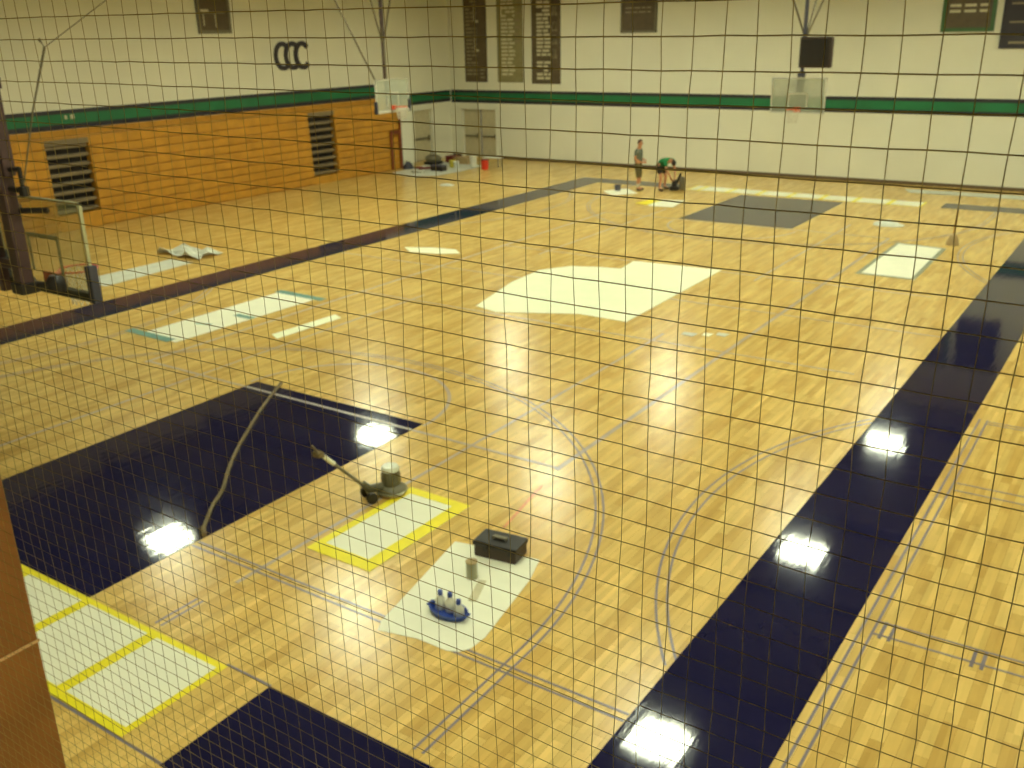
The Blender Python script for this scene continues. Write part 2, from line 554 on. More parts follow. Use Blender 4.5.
# ------------------------------------------------------------------ basket units
def ring(mb, c, r, t, n=28, nt=6):
    vs = []
    for i in range(n):
        a = i * 2 * PI / n
        vs.append([mb.bm.verts.new((c[0] + (r + t * math.cos(k * 2 * PI / nt)) * math.cos(a), c[1] + (r + t * math.cos(k * 2 * PI / nt)) * math.sin(a), c[2] + t * math.sin(k * 2 * PI / nt))) for k in range(nt)])
    for i in range(n):
        for k in range(nt):
            mb.bm.faces.new((vs[i][k], vs[(i + 1) % n][k], vs[(i + 1) % n][(k + 1) % nt], vs[i][(k + 1) % nt]))

def board(t, cx, cy, fy, z0, glass, padm, w=1.83, h=1.14, rimmat='orange', fw=.045, fm='boardframe'):
    """backboard facing fy (+1 or -1 along y), centred at (cx, cy), bottom edge at z0"""
    x0, x1 = cx - w / 2, cx + w / 2
    MB().box(x0 + .03, x1 - .03, cy - .008, cy + .008, z0 + .03, z0 + h - .03).build('backboard', M[glass], t)
    f = MB()
    f.box(x0, x1, cy - .02, cy + .02, z0, z0 + fw).box(x0, x1, cy - .02, cy + .02, z0 + h - fw, z0 + h)
    f.box(x0, x0 + fw, cy - .02, cy + .02, z0, z0 + h).box(x1 - fw, x1, cy - .02, cy + .02, z0, z0 + h)
    f.build('board_frame', M[fm], t)
    q = MB()
    yy = cy + fy * .012
    for a in (-.305, .305):
        q.box(cx + a - .025, cx + a + .025, yy - .003, yy + .003, z0 + .19, z0 + .66)
    q.box(cx - .305, cx + .305, yy - .003, yy + .003, z0 + .61, z0 + .66)
    q.build('target_square', M[fm], t)
    r = MB()
    ring(r, (cx, cy + fy * .4, z0 + .16), .228, .012)
    r.box(cx - .07, cx + .07, min(cy + fy * .02, cy + fy * .18), max(cy + fy * .02, cy + fy * .18), z0 + .13, z0 + .17)
    r.box(cx - .12, cx + .12, min(cy + fy * .01, cy + fy * .03), max(cy + fy * .01, cy + fy * .03), z0 + .04, z0 + .2)
    rim = r.build('rim', M[rimmat], t, True)
    nt = MB()
    N = 12
    for dirn in (1, -1):
        for i in range(N):
            pts = []
            for k in range(6):
                a = (i + dirn * k * .5) * 2 * PI / N
                rr = .22 - .02 * k if k < 5 else .135
                pts.append((cx + rr * math.cos(a), cy + fy * .4 + rr * math.sin(a), z0 + .15 - .085 * k))
            nt.tube(pts, .006, 4, False)
    nt.build('basket_net', M['rope'], rim)
    if padm:
        p = MB()
        p.box(x0 - .03, x1 + .03, cy - .05, cy + .05, z0 - .05, z0 + .05, .015)
        p.build('bottom_padding', M[padm[0]], t)
        for sx in (x0, x1):
            MB().box(sx - .05, sx + .05, cy - .055, cy + .055, z0 - .06, z0 + .38, .015).build('corner_padding', M[padm[1]], t)

# near basket, seen from behind
NY = -13.26
t = thing('basketball_hoop', (0, NY, 2.9), 'nearest glass backboard seen from behind on thick dark mast', 'basketball hoop', 'basketball hoops hung from the ceiling')
board(t, 0.0, NY, 1, 2.97, 'glassclear', ('darkpad', 'pad'), 1.83, 1.1, 'orange', .024, 'paleframe')
m = MB()
m.box(-.13, .03, NY - .36, NY - .2, 3.0, CEIL, .015)
m.build('mast', M['mast'], t)
m = MB()
m.box(.03, .1, NY - .34, NY - .2, 4.35, 5.3, .01)
m.box(-.02, .15, NY - .34, NY - .2, 5.3, 5.42, .01)
m.build('mast_sleeve', M['mast'], t)
MB().box(-.17, .07, NY - .39, NY - .16, 2.97, 3.1, .02).build('mast_foot', M['black'], t)
m = MB()
m.box(-.52, -.42, NY - .34, NY - .24, 2.95, CEIL, .01)
m.box(-.45, -.08, NY - .32, NY - .24, 3.25, 3.36).box(-.45, -.08, NY - .32, NY - .24, 4.4, 4.5)
m.build('side_post', M['mast'], t)
for z in (3.06, 3.94):
    for sx in (-1, 1):
        MB().tube([(sx * .02, NY - .2, z), (sx * .31, NY - .03, z)], .035, 8).build('board_arm', M['black'], t)
MB().lathe((.36, NY - .12, 3.0), [(.0001, 0), (.09, 0), (.11, .05), (.11, .14), (.07, .2), (.0001, .2)], 14, False).build('height_adjuster', M['black'], t, True)
m = MB()
m.tube([(.06, NY - .27, 4.42), (.3, NY - .27, 4.44)], .03).tube([(.02, NY - .27, 4.2), (.33, NY - .27, 4.2)], .035)
m.box(.26, .36, NY - .31, NY - .23, 4.14, 4.25, .01).tube([(.3, NY - .27, 4.2), (.3, NY - .27, 4.46)], .025)
m.build('crank_bracket', M['black'], t)
m = MB().tube([(.3, NY - .26, 4.25), (.75, NY - .26, 5.05), (1.2, NY - .26, 5.72), (1.13, NY - .26, 5.80)], [.009, .01, .014, .018], 6)
m.build('folding_brace', M['frame'], t)
MB().tube([(1.2, NY - .26, 5.72), (2.35, NY - .26, 6.13), (4.0, NY - .26, CEIL)], .004, 5).build('hoist_cable', M['greymetal'], t)

# far main basket
FY = 13.3
FX = 0.25
t = thing('basketball_hoop', (FX, FY, 3.0), 'far glass backboard in front of the end wall below a dark box', 'basketball hoop', 'basketball hoops hung from the ceiling')
board(t, FX, FY, -1, 3.02, 'glass', None)
MB().tube([(FX - .03, FY + .3, 3.2), (FX - .03, FY + .3, CEIL)], .06, 10).build('mast', M['bluemast'], t)
MB().box(FX - .14, FX + .08, FY + .2, FY + .36, 3.45, 4.3, .02).build('mast_foot', M['bluemast'], t)
for a in (-1, 1):
    MB().tube([(FX, FY + .3, 5.35), (FX + a * .6, FY + .3, 6.8), (FX + a * 1.4, FY + .3, CEIL)], .03, 6).build('mast_brace', M['greymetal'], t)
    MB().tube([(FX, FY + .3, 5.4), (FX + a * .45, FY + 1.2, CEIL)], .025, 6).build('mast_brace', M['greymetal'], t)
for z in (3.35, 3.9):
    for sx in (-1, 1):
        MB().tube([(FX - .03, FY + .3, z), (FX + sx * .3, FY + .02, z)], .03, 6).build('board_arm', M['greymetal'], t)
bx = thing('hanging_box', (FX + .43, FY + .25, 4.5), 'dark brown square box fixed to the mast above the far backboard', 'box')
MB().box(FX - .08, FX + .98, FY + .0, FY + .22, 4.46, 5.42, .05).build('casing', M['brownbox'], bx)
MB().box(FX + .0, FX + .9, FY - .012, FY + .02, 4.54, 5.34, .01).build('front_cover', M['black'], bx)
for z in (4.6, 5.2):
    MB().box(FX - .06, FX + .02, FY + .2, FY + .25, z, z + .1).build('bracket', M['bluemast'], bx)

# side basket on the left (built facing +y, then turned to face the court)
SX, SY = -13.2, 8.45
t = thing('basketball_hoop', (0, 0, 3.1), 'side glass backboard hanging in front of the left bleachers', 'basketball hoop', 'basketball hoops hung from the ceiling')
board(t, 0, 0, 1, 3.12, 'glass', ('boardframe', 'pad'))
MB().tube([(0, -.3, 3.2), (0, -.3, CEIL)], .07, 10).build('mast', M['mast'], t)
MB().tube([(.05, -.2, 4.1), (.2, -.1, 5.2), (.02, -.3, 6.2)], .025, 6).build('mast_brace', M['greymetal'], t)
for a in (-1, 1):
    MB().tube([(0, -.3, 5.4), (a * .55, -.3, 7.0), (a * 1.15, -.3, CEIL)], .03, 6).build('mast_brace', M['greymetal'], t)
MB().tube([(.75, -.1, 4.2), (2.1, -.5, 6.9), (2.7, -.6, CEIL)], .03, 6).build('mast_brace', M['greymetal'], t)
for z in (3.4, 4.0):
    for sx in (-1, 1):
        MB().tube([(0, -.3, z), (sx * .3, -.02, z)], .03, 6).build('board_arm', M['greymetal'], t)
t.location = (SX, SY, 3.1)
t.rotation_euler = (0, 0, -PI / 2)

# ------------------------------------------------------------------ wall boards and letters
cc = thing('wall_letters', (XL, 9.35, 4.55), 'three dark overlapping C letters on the cream left wall', 'sign')
for k, yc in enumerate((8.79, 9.32, 9.85)):
    b = MB()
    pts = []
    for i in range(25):
        a = math.radians(42 + i * (276 / 24))
        pts.append((yc + .40 * math.cos(a) * .92, 5.05 + .46 * math.sin(a)))
    P = [Vector(p) for p in pts]
    for i in range(24):
        t0 = (P[min(i + 1, 24)] - P[max(i - 1, 0)]).normalized()
        t1 = (P[min(i + 2, 24)] - P[max(i, 0)]).normalized()
        n0 = Vector((-t0.y, t0.x)) * .088
        n1 = Vector((-t1.y, t1.x)) * .088
        q = [P[i] + n0, P[i] - n0, P[i + 1] - n1, P[i + 1] + n1]
        x0, x1 = XL + .0, XL + .05 + .012 * k
        lo = [b.bm.verts.new((x0, v.x, v.y)) for v in q]
        hi = [b.bm.verts.new((x1, v.x, v.y)) for v in q]
        b.bm.faces.new(lo); b.bm.faces.new(hi)
        for j in range(4):
            b.bm.faces.new((lo[j], lo[(j + 1) % 4], hi[(j + 1) % 4], hi[j]))
    b.build('letter', M['letter'], cc)

def wall_board(name, axis, a0, a1, z0, z1, panel, label, cat, rows=(), frame=None, fw=.1, group=None):
    """flat board on the back wall (axis x) or the left wall (axis y); rows: (a0, a1, z0, z1, material)"""
    def bxs(mb, u0, u1, v0, v1, d0, d1, bev=0):
        if axis == 'x':
            mb.box(u0, u1, YB - d1, YB - d0, v0, v1, bev)
        else:
            mb.box(XL + d0, XL + d1, u0, u1, v0, v1, bev)
        return mb
    loc = ((a0 + a1) / 2, YB, z0) if axis == 'x' else (XL, (a0 + a1) / 2, z0)
    t = thing(name, loc, label, cat, group)
    bxs(MB(), a0, a1, z0, z1, 0, .05, .006).build('panel', M[panel], t)
    if frame:
        f = MB()
        bxs(f, a0, a0 + fw, z0, z1, 0, .075); bxs(f, a1 - fw, a1, z0, z1, 0, .075)
        bxs(f, a0 + fw, a1 - fw, z0, z0 + fw, 0, .075); bxs(f, a0 + fw, a1 - fw, z1 - fw, z1, 0, .075)
        f.build('frame', M[frame], t)
    by = {}
    if len(rows) <= 8:
        for u0, u1, v0, v1, m in rows:
            bxs(MB(), u0, u1, v0, v1, .05, .058).build('text_line', M[m], t)
    else:
        for u0, u1, v0, v1, m in rows:
            bxs(by.setdefault(m, MB()), u0, u1, v0, v1, .05, .058)
        for m, mb in by.items():
            mb.build('lettering', M[m], t)
    return t

def text_rows(a0, a1, z0, z1, pitch, h, m, seed, gapp=.25):
    rnd = random.Random(seed)
    out = []
    z = z1 - pitch
    while z > z0:
        u = a0
        while u < a1 - .1:
            wd = rnd.uniform(.18, .4)
            if rnd.random() > gapp * .5:
                out.append((u, min(u + wd, a1), z, z + h, m))
            u += wd + .06
        z -= pitch
    return out

def chevrons(a0, a1, zs, m):
    out = []
    mid = (a0 + a1) / 2
    for z in zs:
        for i in range(5):
            f = i / 5
            out.append((mid - (mid - a0) * (1 - f) , mid - (mid - a0) * (1 - f) + .12, z + f * .35, z + f * .35 + .12, m))
            out.append((mid + (a1 - mid) * (1 - f) - .12, mid + (a1 - mid) * (1 - f), z + f * .35, z + f * .35 + .12, m))
    return out

G3 = 'tall record boards on the far wall'
r = text_rows(-17.98, -17.35, 3.7, 7.6, .17, .09, 'rowsdim', 1, .1) + [(-17.5, -17.42, 6.3, 6.95, 'rows'), (-17.42, -17.25, 6.2, 6.32, 'rows'), (-17.5, -17.42, 5.0, 5.55, 'rows'), (-17.42, -17.25, 4.92, 5.02, 'rows')] + text_rows(-17.2, -16.95, 3.7, 4.4, .17, .07, 'rowsdim', 4)
wall_board('record_board', 'x', -18.1, -16.82, 3.55, 7.7, 'boardbrown', 'tall dark brown record board closest to the far left corner', 'board', r, group=G3)
r = text_rows(-15.95, -15.2, 3.7, 7.6, .17, .1, 'rows', 2, .1) + [(-15.98, -15.9, 6.4, 7.0, 'rows')] + text_rows(-15.2, -14.9, 5.0, 6.8, .3, .12, 'rowsdim', 5)
wall_board('record_board', 'x', -16.2, -14.78, 3.55, 7.7, 'boardolive', 'tall olive grey record board, the middle one of three', 'board', r, group=G3)
r = text_rows(-14.0, -13.25, 3.62, 7.6, .17, .11, 'rows', 3, .1) + chevrons(-13.2, -12.92, (6.4, 5.75, 5.2, 4.6), 'rowsdim')
wall_board('record_board', 'x', -14.28, -12.76, 3.5, 7.7, 'boardbrown', 'tall record board with bright cream text rows, farthest from corner', 'board', r, group=G3)

r = text_rows(-9.5, -8.3, 6.4, 6.75, .17, .06, 'rowsdim', 6)
wall_board('banner', 'x', -9.72, -8.03, 5.62, 7.1, 'boardbrown', 'dark brown board in thin grey frame high on middle of far wall', 'board', r, 'frame', .09)
r = []
for z in (6.27, 6.08):
    for u0, u1 in ((3.42, 3.78), (3.9, 4.28), (4.4, 4.68)):
        r.append((u0, u1, z, z + .09, 'rows'))
wall_board('banner', 'x', 3.18, 4.93, 5.44, 6.9, 'boardbrown', 'dark board in green frame with two rows of pale text', 'board', r, 'greenframe', .13)
r = [(5.45, 6.1, 5.02, 5.1, 'rowsdim'), (5.4, 6.2, 5.7, 5.76, 'rowsdim'), (5.4, 6.2, 6.3, 6.36, 'rowsdim')]
wall_board('banner', 'x', 5.16, 6.6, 4.87, 6.9, 'boardnavy', 'dark navy board cut by the right edge of the far wall', 'board', r, 'boardnavy', .06)
r = [(5.05, 6.1, 6.62, 6.68, 'rowsdim'), (5.0, 5.35, 6.68, 6.76, 'rows'), (5.08, 5.12, 6.2, 6.6, 'rows'), (5.62, 5.66, 6.15, 6.6, 'rows')]
wall_board('banner', 'y', 4.83, 6.33, 5.93, 7.5, 'boardbrown', 'dark brown grey-framed board high on the left wall', 'board', r, 'frame', .12)
wb = tag(MB().box(XL, XL + .16, 15.72, 16.12, 2.64, 2.98, .02).build('wall_box', M['wallbox']), 'small tan box mounted on the green stripe above the single door', 'box')

# ------------------------------------------------------------------ masking papers and sheets on the floor
PZ0, PZ1 = 0.004, 0.007
def sheet(name, pts, m, label, cat, z0=PZ0, z1=PZ1, group=None):
    o = MB().prism(pts, z0, z1).build(name, M[m], None, False, (pts[0][0], pts[0][1], 0))
    return tag(o, label, cat, group)

sheet('paper_sheet', [(-.42, 2.98), (1.98, 3.15), (2.06, -2.14), (.9, -2.11), (.05, -2.51), (-.77, -2.89), (-1.44, -2.71), (-1.97, -.49), (-2.05, .91), (-1.56, 1.69), (-.87, 1.95), (-.3, 2.03)], 'cream', 'large irregular cream paper sheet covering the centre of the court', 'paper sheet')

# long paper inside the left line, teal tape on its ends and over it
def masked(name, pts, m, tapes, tm, label, cat='masking paper', group=None, tname='tape'):
    t = thing(name, (pts[0][0], pts[0][1], 0), label, cat, group)
    MB().prism(pts, PZ0, PZ1).build('paper', M[m], t)
    for tp in tapes:
        mb = MB()
        for q in (tp if isinstance(tp[0][0], (tuple, list)) else [tp]):
            mb.prism(q, PZ1, PZ1 + .002)
        mb.build(tname, M[tm], t)
    return t
masked('masking_paper', [(-6.3, -7.9), (-5.12, -7.98), (-5.05, -4.06), (-6.3, -4.0)], 'paper',
       [[(-6.75, -8.02), (-5.3, -8.06), (-5.3, -7.84), (-6.75, -7.8)], [(-6.42, -4.12), (-4.85, -4.16), (-4.85, -3.94), (-6.42, -3.9)], [(-5.65, -6.05), (-5.1, -6.05), (-5.1, -5.88), (-5.65, -5.88)], [(-5.9, -6.9), (-5.5, -6.8), (-5.5, -6.72), (-5.9, -6.82)]],
       'teal', 'long white paper with teal tape ends beside the left navy line')
o = sheet('paper_strip', [(-11.75, -5.75), (-11.75, -3.0), (-10.85, -2.95), (-10.6, -5.85)], 'grimy', 'off-white paper strip lying outside the left navy line', 'paper sheet')
b = MB()
rnd = random.Random(3)
n = 9
g = [[b.bm.verts.new((-12.7 + i * .22 + rnd.uniform(-.05, .05), -2.75 + j * .13 + rnd.uniform(-.04, .04), .02 + max(0, .17 * math.sin(i * 1.3) * math.cos(j * 1.1)) + rnd.uniform(0, .05))) for j in range(8)] for i in range(n)]
for i in range(n - 1):
    for j in range(7):
        b.bm.faces.new((g[i][j], g[i + 1][j], g[i + 1][j + 1], g[i][j + 1]))
o = b.build('crumpled_paper', M['grimy'], None, False, (-12, -2.3, 0))
o.modifiers.new('thick', 'SOLIDIFY').thickness = .008
tag(o, 'crumpled heap of white paper at the end of the off-white strip', 'paper sheet')
sheet('tape_strip', [(-3.82, -6.6), (-3.5, -6.75), (-3.42, -4.96), (-3.73, -4.82)], 'cream', 'narrow pale yellow strip on bare floor near the teal-taped paper', 'paper sheet')
sheet('paper_scrap', [(-6.99, 1.41), (-6.2, 1.75), (-5.46, 1.85), (-5.05, 1.5), (-5.6, 1.15), (-6.42, .98)], 'cream', 'small cream paper scrap between left navy line and centre sheet', 'paper sheet')

def frame_polys(o, i):
    n = len(o)
    return [[o[k], o[(k + 1) % n], i[(k + 1) % n], i[k]] for k in range(n)]
OUT = [(3.22, -10.58), (4.23, -10.6), (4.21, -12.53), (3.19, -12.52)]
INN = [(3.33, -10.74), (4.03, -10.74), (4.02, -12.33), (3.31, -12.31)]
masked('masking_paper', OUT, 'paper', [frame_polys(OUT, INN)], 'yellow', 'white paper with bright yellow tape border next to the floor buffer')

OUT = [(4.93, 8.56), (6.27, 8.4), (6.34, 4.4), (4.95, 4.4)]
INN = [(5.02, 8.46), (6.16, 8.31), (6.24, 4.52), (5.06, 4.52)]
masked('masking_paper', OUT, 'paper', [frame_polys(OUT, INN)], 'greytape', 'white paper with thin grey tape edge near the far right')

# lettering blocks at the two ends
def end_sign(y0, y1, label, bw=.1):
    t = thing('masked_sign', (0, y0, 0), label, 'masking paper', 'white end-line panels with yellow borders')
    yl = MB()
    yl.prism([(-4.22, y0), (4.22, y0), (4.22, y1), (-4.22, y1)], PZ0, PZ0 + .0015)
    yl.build('yellow_border', M['yellow'], t)
    for k in range(8):
        x1 = 4.14 if k == 0 else 3.07 - (k - 1) * 1.155
        x0 = max(x1 - (.92 if k == 0 else 1.01), -4.14)
        if x1 - x0 > .2:
            MB().prism([(x0, y0 + bw), (x1, y0 + bw), (x1, y1 - bw * .75), (x0, y1 - bw * .75)], PZ0 + .0015, PZ1).build('white_panel', M['paper'], t)
    return t
end_sign(-15.78, -14.59, 'white panels with yellow borders across the near end line')
end_sign(14.72, 15.72, 'white and yellow panels across the far end line', .05)

# spattered small marks on the floor
G = 'white specks beside the centre sheet'
for i, (x0, x1, y) in enumerate(((3.41, 3.66, -2.27), (3.79, 3.94, -2.12), (4.02, 4.22, -1.97))):
    sheet('paper_scrap', [(x0, y - .1), (x1, y - .12), (x1 + .02, y + .1), (x0 - .02, y + .08)], 'grimy' if i != 1 else 'cream',
          ('white paper speck closest to the centre sheet', 'tiny cream paper speck, middle one of the three in a row', 'white paper speck farthest from the centre sheet')[i], 'paper scrap', group=G)
sheet('paper_sheet', [(-6.9, 13.0), (-6.3, 13.9), (-5.45, 13.05), (-6.05, 12.2)], 'paper', 'white paper on the floor at the feet of the standing person', 'paper sheet')
t = masked('masking_paper', [(-4.3, 11.2), (-4.2, 12.1), (-3.24, 12.4), (-3.0, 10.9), (-3.82, 10.8)], 'paper', [[(-4.55, 11.1), (-4.4, 12.1), (-3.95, 12.0), (-4.0, 10.95)]], 'yellow', 'white paper with a yellow left end in front of the bending person')
sheet('paper_strip', [(2.85, 18.35), (3.2, 17.6), (9.5, 17.75), (9.5, 18.7)], 'grimy', 'long off-white paper strip along the base of the far wall', 'paper sheet')
# white rag, rumpled
def rumple(name, cx, cy, rx, ry, h, m, label, cat, seed):
    rnd = random.Random(seed)
    b = MB()
    N, Q = 14, 5
    rings = []
    for q in range(Q):
        f = 1 - q / Q
        rings.append([b.bm.verts.new((cx + rx * f * (1 + rnd.uniform(-.18, .18)) * math.cos(k * 2 * PI / N), cy + ry * f * (1 + rnd.uniform(-.18, .18)) * math.sin(k * 2 * PI / N), .004 + h * (1 - f ** 2) * (1 + rnd.uniform(-.3, .3)))) for k in range(N)])
    top = b.bm.verts.new((cx, cy, h * .9))
    for q in range(Q - 1):
        for k in range(N):
            b.bm.faces.new((rings[q][k], rings[q][(k + 1) % N], rings[q + 1][(k + 1) % N], rings[q + 1][k]))
    for k in range(N):
        b.bm.faces.new((rings[-1][k], rings[-1][(k + 1) % N], top))
    b.bm.faces.new(rings[0][::-1])
    return tag(b.build(name, M[m], None, True, (cx, cy, 0)), label, cat)
rumple('cleaning_rag', 4.05, 11.1, .46, .36, .12, 'grimy', 'rumpled white rag on the floor beyond the grey-taped paper', 'rag', 5)
rumple('cleaning_rag', -13.26, 11.5, .34, .26, .05, 'grimy', 'small flat white rag on bare floor before the corner clutter', 'rag', 8)

# small broom standing by the grey-taped paper
t = thing('whisk_broom', (6.3, 9.0, 0), 'small brown broom standing beyond the grey-taped paper', 'broom')
MB().lathe((6.3, 9.0, 0), [(.17, 0), (.16, .08), (.1, .26), (.04, .3)], 12).build('bristles', M['tan'], t, True)
MB().tube([(6.3, 9.0, .28), (6.33, 9.0, .95)], .018, 8).build('handle', M['bleach'], t)

# ------------------------------------------------------------------ drop cloth with case, tub, bottles, can
TZ = .007
sheet('drop_cloth', [(4.62, -11.45), (5.1, -11.36), (5.72, -11.27), (5.86, -11.7), (6.07, -12.85), (6.06, -13.08), (5.99, -13.19), (5.88, -13.24), (5.5, -13.24), (5.06, -13.34), (4.98, -13.2), (4.86, -12.6)], 'paper', 'white drop cloth under the black case and blue tub', 'drop cloth')

def rz(a):
    return Matrix.Rotation(a, 3, 'Z')
cs = thing('tool_case', (5.29, -11.4, TZ), 'black rectangular tool case on the white drop cloth', 'case')
A = .13
about = Vector((5.29, -11.4, 0))
MB().box(4.99, 5.53, -11.56, -11.24, TZ, TZ + .14, .02, rz(A), about).build('case_body', M['brownbox'], cs)
MB().box(4.975, 5.545, -11.57, -11.23, TZ + .14, TZ + .2, .02, rz(A), about).build('lid', M['black'], cs)
hb = MB()
hb.box(5.17, 5.185, -11.43, -11.37, TZ + .195, TZ + .22, 0, rz(A), about).box(5.335, 5.35, -11.43, -11.37, TZ + .195, TZ + .22, 0, rz(A), about).box(5.17, 5.35, -11.43, -11.37, TZ + .218, TZ + .232, .004, rz(A), about)
hb.build('handle', M['greymetal'], cs)
for xx in (5.12, 5.44):
    MB().box(xx, xx + .05, -11.582, -11.565, TZ + .1, TZ + .18, .003, rz(A), about).build('latch', M['black'], cs)

t = thing('paint_can', (5.28, -12.0, TZ), 'small grey can with lid on the drop cloth in front of the case', 'can')
MB().lathe((5.28, -12.0, TZ), [(.062, 0), (.066, .01), (.064, .03), (.064, .19), (.067, .2)], 20).build('can_body', M['silver'], t, True)
MB().lathe((5.28, -12.0, TZ + .2), [(.067, 0), (.067, .012), (.05, .014)], 20).build('lid', M['tan'], t, True)
tag(MB().box(5.38, 5.47, -12.42, -12.0, TZ, TZ + .012, .002, rz(.35), Vector((5.42, -12.0, 0))).build('beige_strip', M['palebeige'], None, False, (5.45, -12.2, TZ)), 'flat pale beige strip lying on the drop cloth by the grey can', 'cardboard')  # flat pale beige strip added for the streak beside the can

# blue tub
tb = thing('mixing_tub', (5.5, -12.72, TZ), 'shallow oval blue tub holding white bottles on the drop cloth', 'tub')
def oval(c, rx, ry, a, n=28):
    ca, sa = math.cos(a), math.sin(a)
    return [(c[0] + rx * math.cos(k * 2 * PI / n) * ca - ry * math.sin(k * 2 * PI / n) * sa, c[1] + rx * math.cos(k * 2 * PI / n) * sa + ry * math.sin(k * 2 * PI / n) * ca) for k in range(n)]
TA = .0
b = MB()
lay = [(.0, .21, .12), (.07, .24, .145), (.07, .228, .133), (.015, .195, .11)]
rg = [[b.bm.verts.new((x, y, TZ + z)) for x, y in oval((5.5, -12.72), rx, ry, TA)] for z, rx, ry in lay]
for q in range(3):
    for k in range(28):
        b.bm.faces.new((rg[q][k], rg[q][(k + 1) % 28], rg[q + 1][(k + 1) % 28], rg[q + 1][k]))
b.bm.faces.new(rg[0][::-1]); b.bm.faces.new(rg[3])
b.build('tub_body', M['bluep'], tb, True)
b = MB()
for sx in (-1, 1):
    b.box(5.5 + sx * .235 - .02, 5.5 + sx * .235 + .02, -12.77, -12.67, TZ + .055, TZ + .07, .004)
b.build('grip', M['bluep'], tb)
G = 'white bottles in the blue tub'
bot = []
for k, (x, y, h) in enumerate(((5.375, -12.69, .19), (5.5, -12.68, .2), (5.625, -12.70, .165))):
    t = thing('bottle', (x, y, TZ + .016), ('white blue-capped bottle at the left end of the blue tub', 'white blue-capped bottle in the middle of the blue tub', 'short white blue-capped bottle at the right end of the blue tub')[k], 'bottle', G)
    z = TZ + .016
    MB().lathe((x, y, z), [(.052, 0), (.058, .01), (.058, h - .08), (.02, h - .03), (.018, h - .02)], 16).build('bottle_body', M['white'], t, True)
    MB().lathe((x, y, z + h - .025), [(.026, 0), (.026, .05), (.018, .055)], 14).build('cap', M['bluep'], t, True)
rumple_o = None

# ------------------------------------------------------------------ floor buffer
fb = thing('floor_buffer', (3.1, -10.9, 0), 'olive grey floor buffer with long handle beside the yellow-bordered paper', 'floor machine')
c = (3.11, -10.86)
MB().lathe((*c, .0), [(.17, 0), (.18, .01), (.18, .04), (.16, .045)], 28).build('pad', M['tan'], fb, True)
MB().lathe((*c, .04), [(.18, 0), (.205, .01), (.205, .04), (.18, .07), (.125, .11)], 28).build('deck', M['olive'], fb, True)
MB().lathe((*c, .05), [(.206, 0), (.214, .006), (.214, .024), (.206, .03)], 28).build('bumper', M['silver'], fb, True)
b = MB().lathe((*c, .15), [(.12, 0), (.125, .02), (.125, .16), (.115, .2)], 22)
for k in range(10):
    a = k * 2 * PI / 10
    b.box(c[0] + .12 * math.cos(a) - .008, c[0] + .12 * math.cos(a) + .008, c[1] + .12 * math.sin(a) - .008, c[1] + .12 * math.sin(a) + .008, .18, .30)
mo = b.build('motor', M['olive'], fb, True)
MB().lathe((*c, .35), [(.122, 0), (.122, .03), (.1, .06), (.04, .07)], 22).build('motor_cap', M['lighttop'], mo, True)
MB().tube([(3.06, -10.98, .14), (2.97, -11.14, .15), (2.92, -11.2, .24)], [.06, .06, .045], 10).build('yoke', M['olive'], fb, True)
ax = Vector((.88, -.47, 0)).normalized()
for s in (-1, 1):
    p = Vector((2.98, -11.16, .075)) + ax * .12 * s
    MB().tube([p - ax * .025, p + ax * .025], .075, 18).build('wheel', M['black'], fb, True)
MB().tube([Vector((2.98, -11.16, .075)) - ax * .13, Vector((2.98, -11.16, .075)) + ax * .13], .015, 8).build('axle', M['greymetal'], fb)
h0, h1 = Vector((2.92, -11.2, .22)), Vector((2.69, -11.75, .87))
MB().tube([h0, h0.lerp(h1, .5), h0.lerp(h1, .8)], .022, 10).build('handle_tube', M['greymetal'], fb, True)
MB().tube([h0.lerp(h1, .62), h0.lerp(h1, .84)], .032, 10).build('handle_sleeve', M['lighttop'], fb, True)
hd = MB()
hd.tube([h0.lerp(h1, .8), h0.lerp(h1, .97)], .03, 8)
hd.box(h1.x - .06, h1.x + .06, h1.y - .01, h1.y + .07, h1.z - .1, h1.z - .02, .01)
hd.build('switch_box', M['hose'], fb)
gp = MB()
gp.tube([h1 - ax * .16, h1 - ax * .06, h1 + ax * .06, h1 + ax * .16], .017, 8)
gp.build('hand_grip', M['hose'], fb, True)

# ------------------------------------------------------------------ hose over the key
def smooth_path(pts, n=10):
    P = [Vector(p) for p in pts]
    out = []
    for i in range(len(P) - 1):
        p0, p1, p2, p3 = P[max(i - 1, 0)], P[i], P[i + 1], P[min(i + 2, len(P) - 1)]
        for k in range(n):
            t = k / n
            out.append(.5 * ((2 * p1) + (-p0 + p2) * t + (2 * p0 - 5 * p1 + 4 * p2 - p3) * t * t + (-p0 + 3 * p1 - 3 * p2 + p3) * t ** 3))
    out.append(P[-1])
    return out
HR = .027
hp = smooth_path([(-1.4, -8.6, HR), (-.78, -9.6, HR), (-.15, -10.5, HR), (.2, -10.98, HR), (.62, -11.5, HR), (1.1, -12.02, HR), (1.4, -12.45, HR), (1.8, -12.92, HR)], 8)
ho = thing('hose', (1.1, -12.0, 0), 'long tan hose lying across the navy key paint', 'hose')
MB().tube([(p.x, p.y, p.z + .003) for p in hp], [HR * (1 + .1 * (i % 2)) for i in range(len(hp))], 10).build('hose_tube', M['hose'], ho, True)
MB().tube([(1.76, -12.89, HR + .004), (1.92, -13.0, HR + .004)], .034, 12).build('nozzle', M['hose'], ho, True)

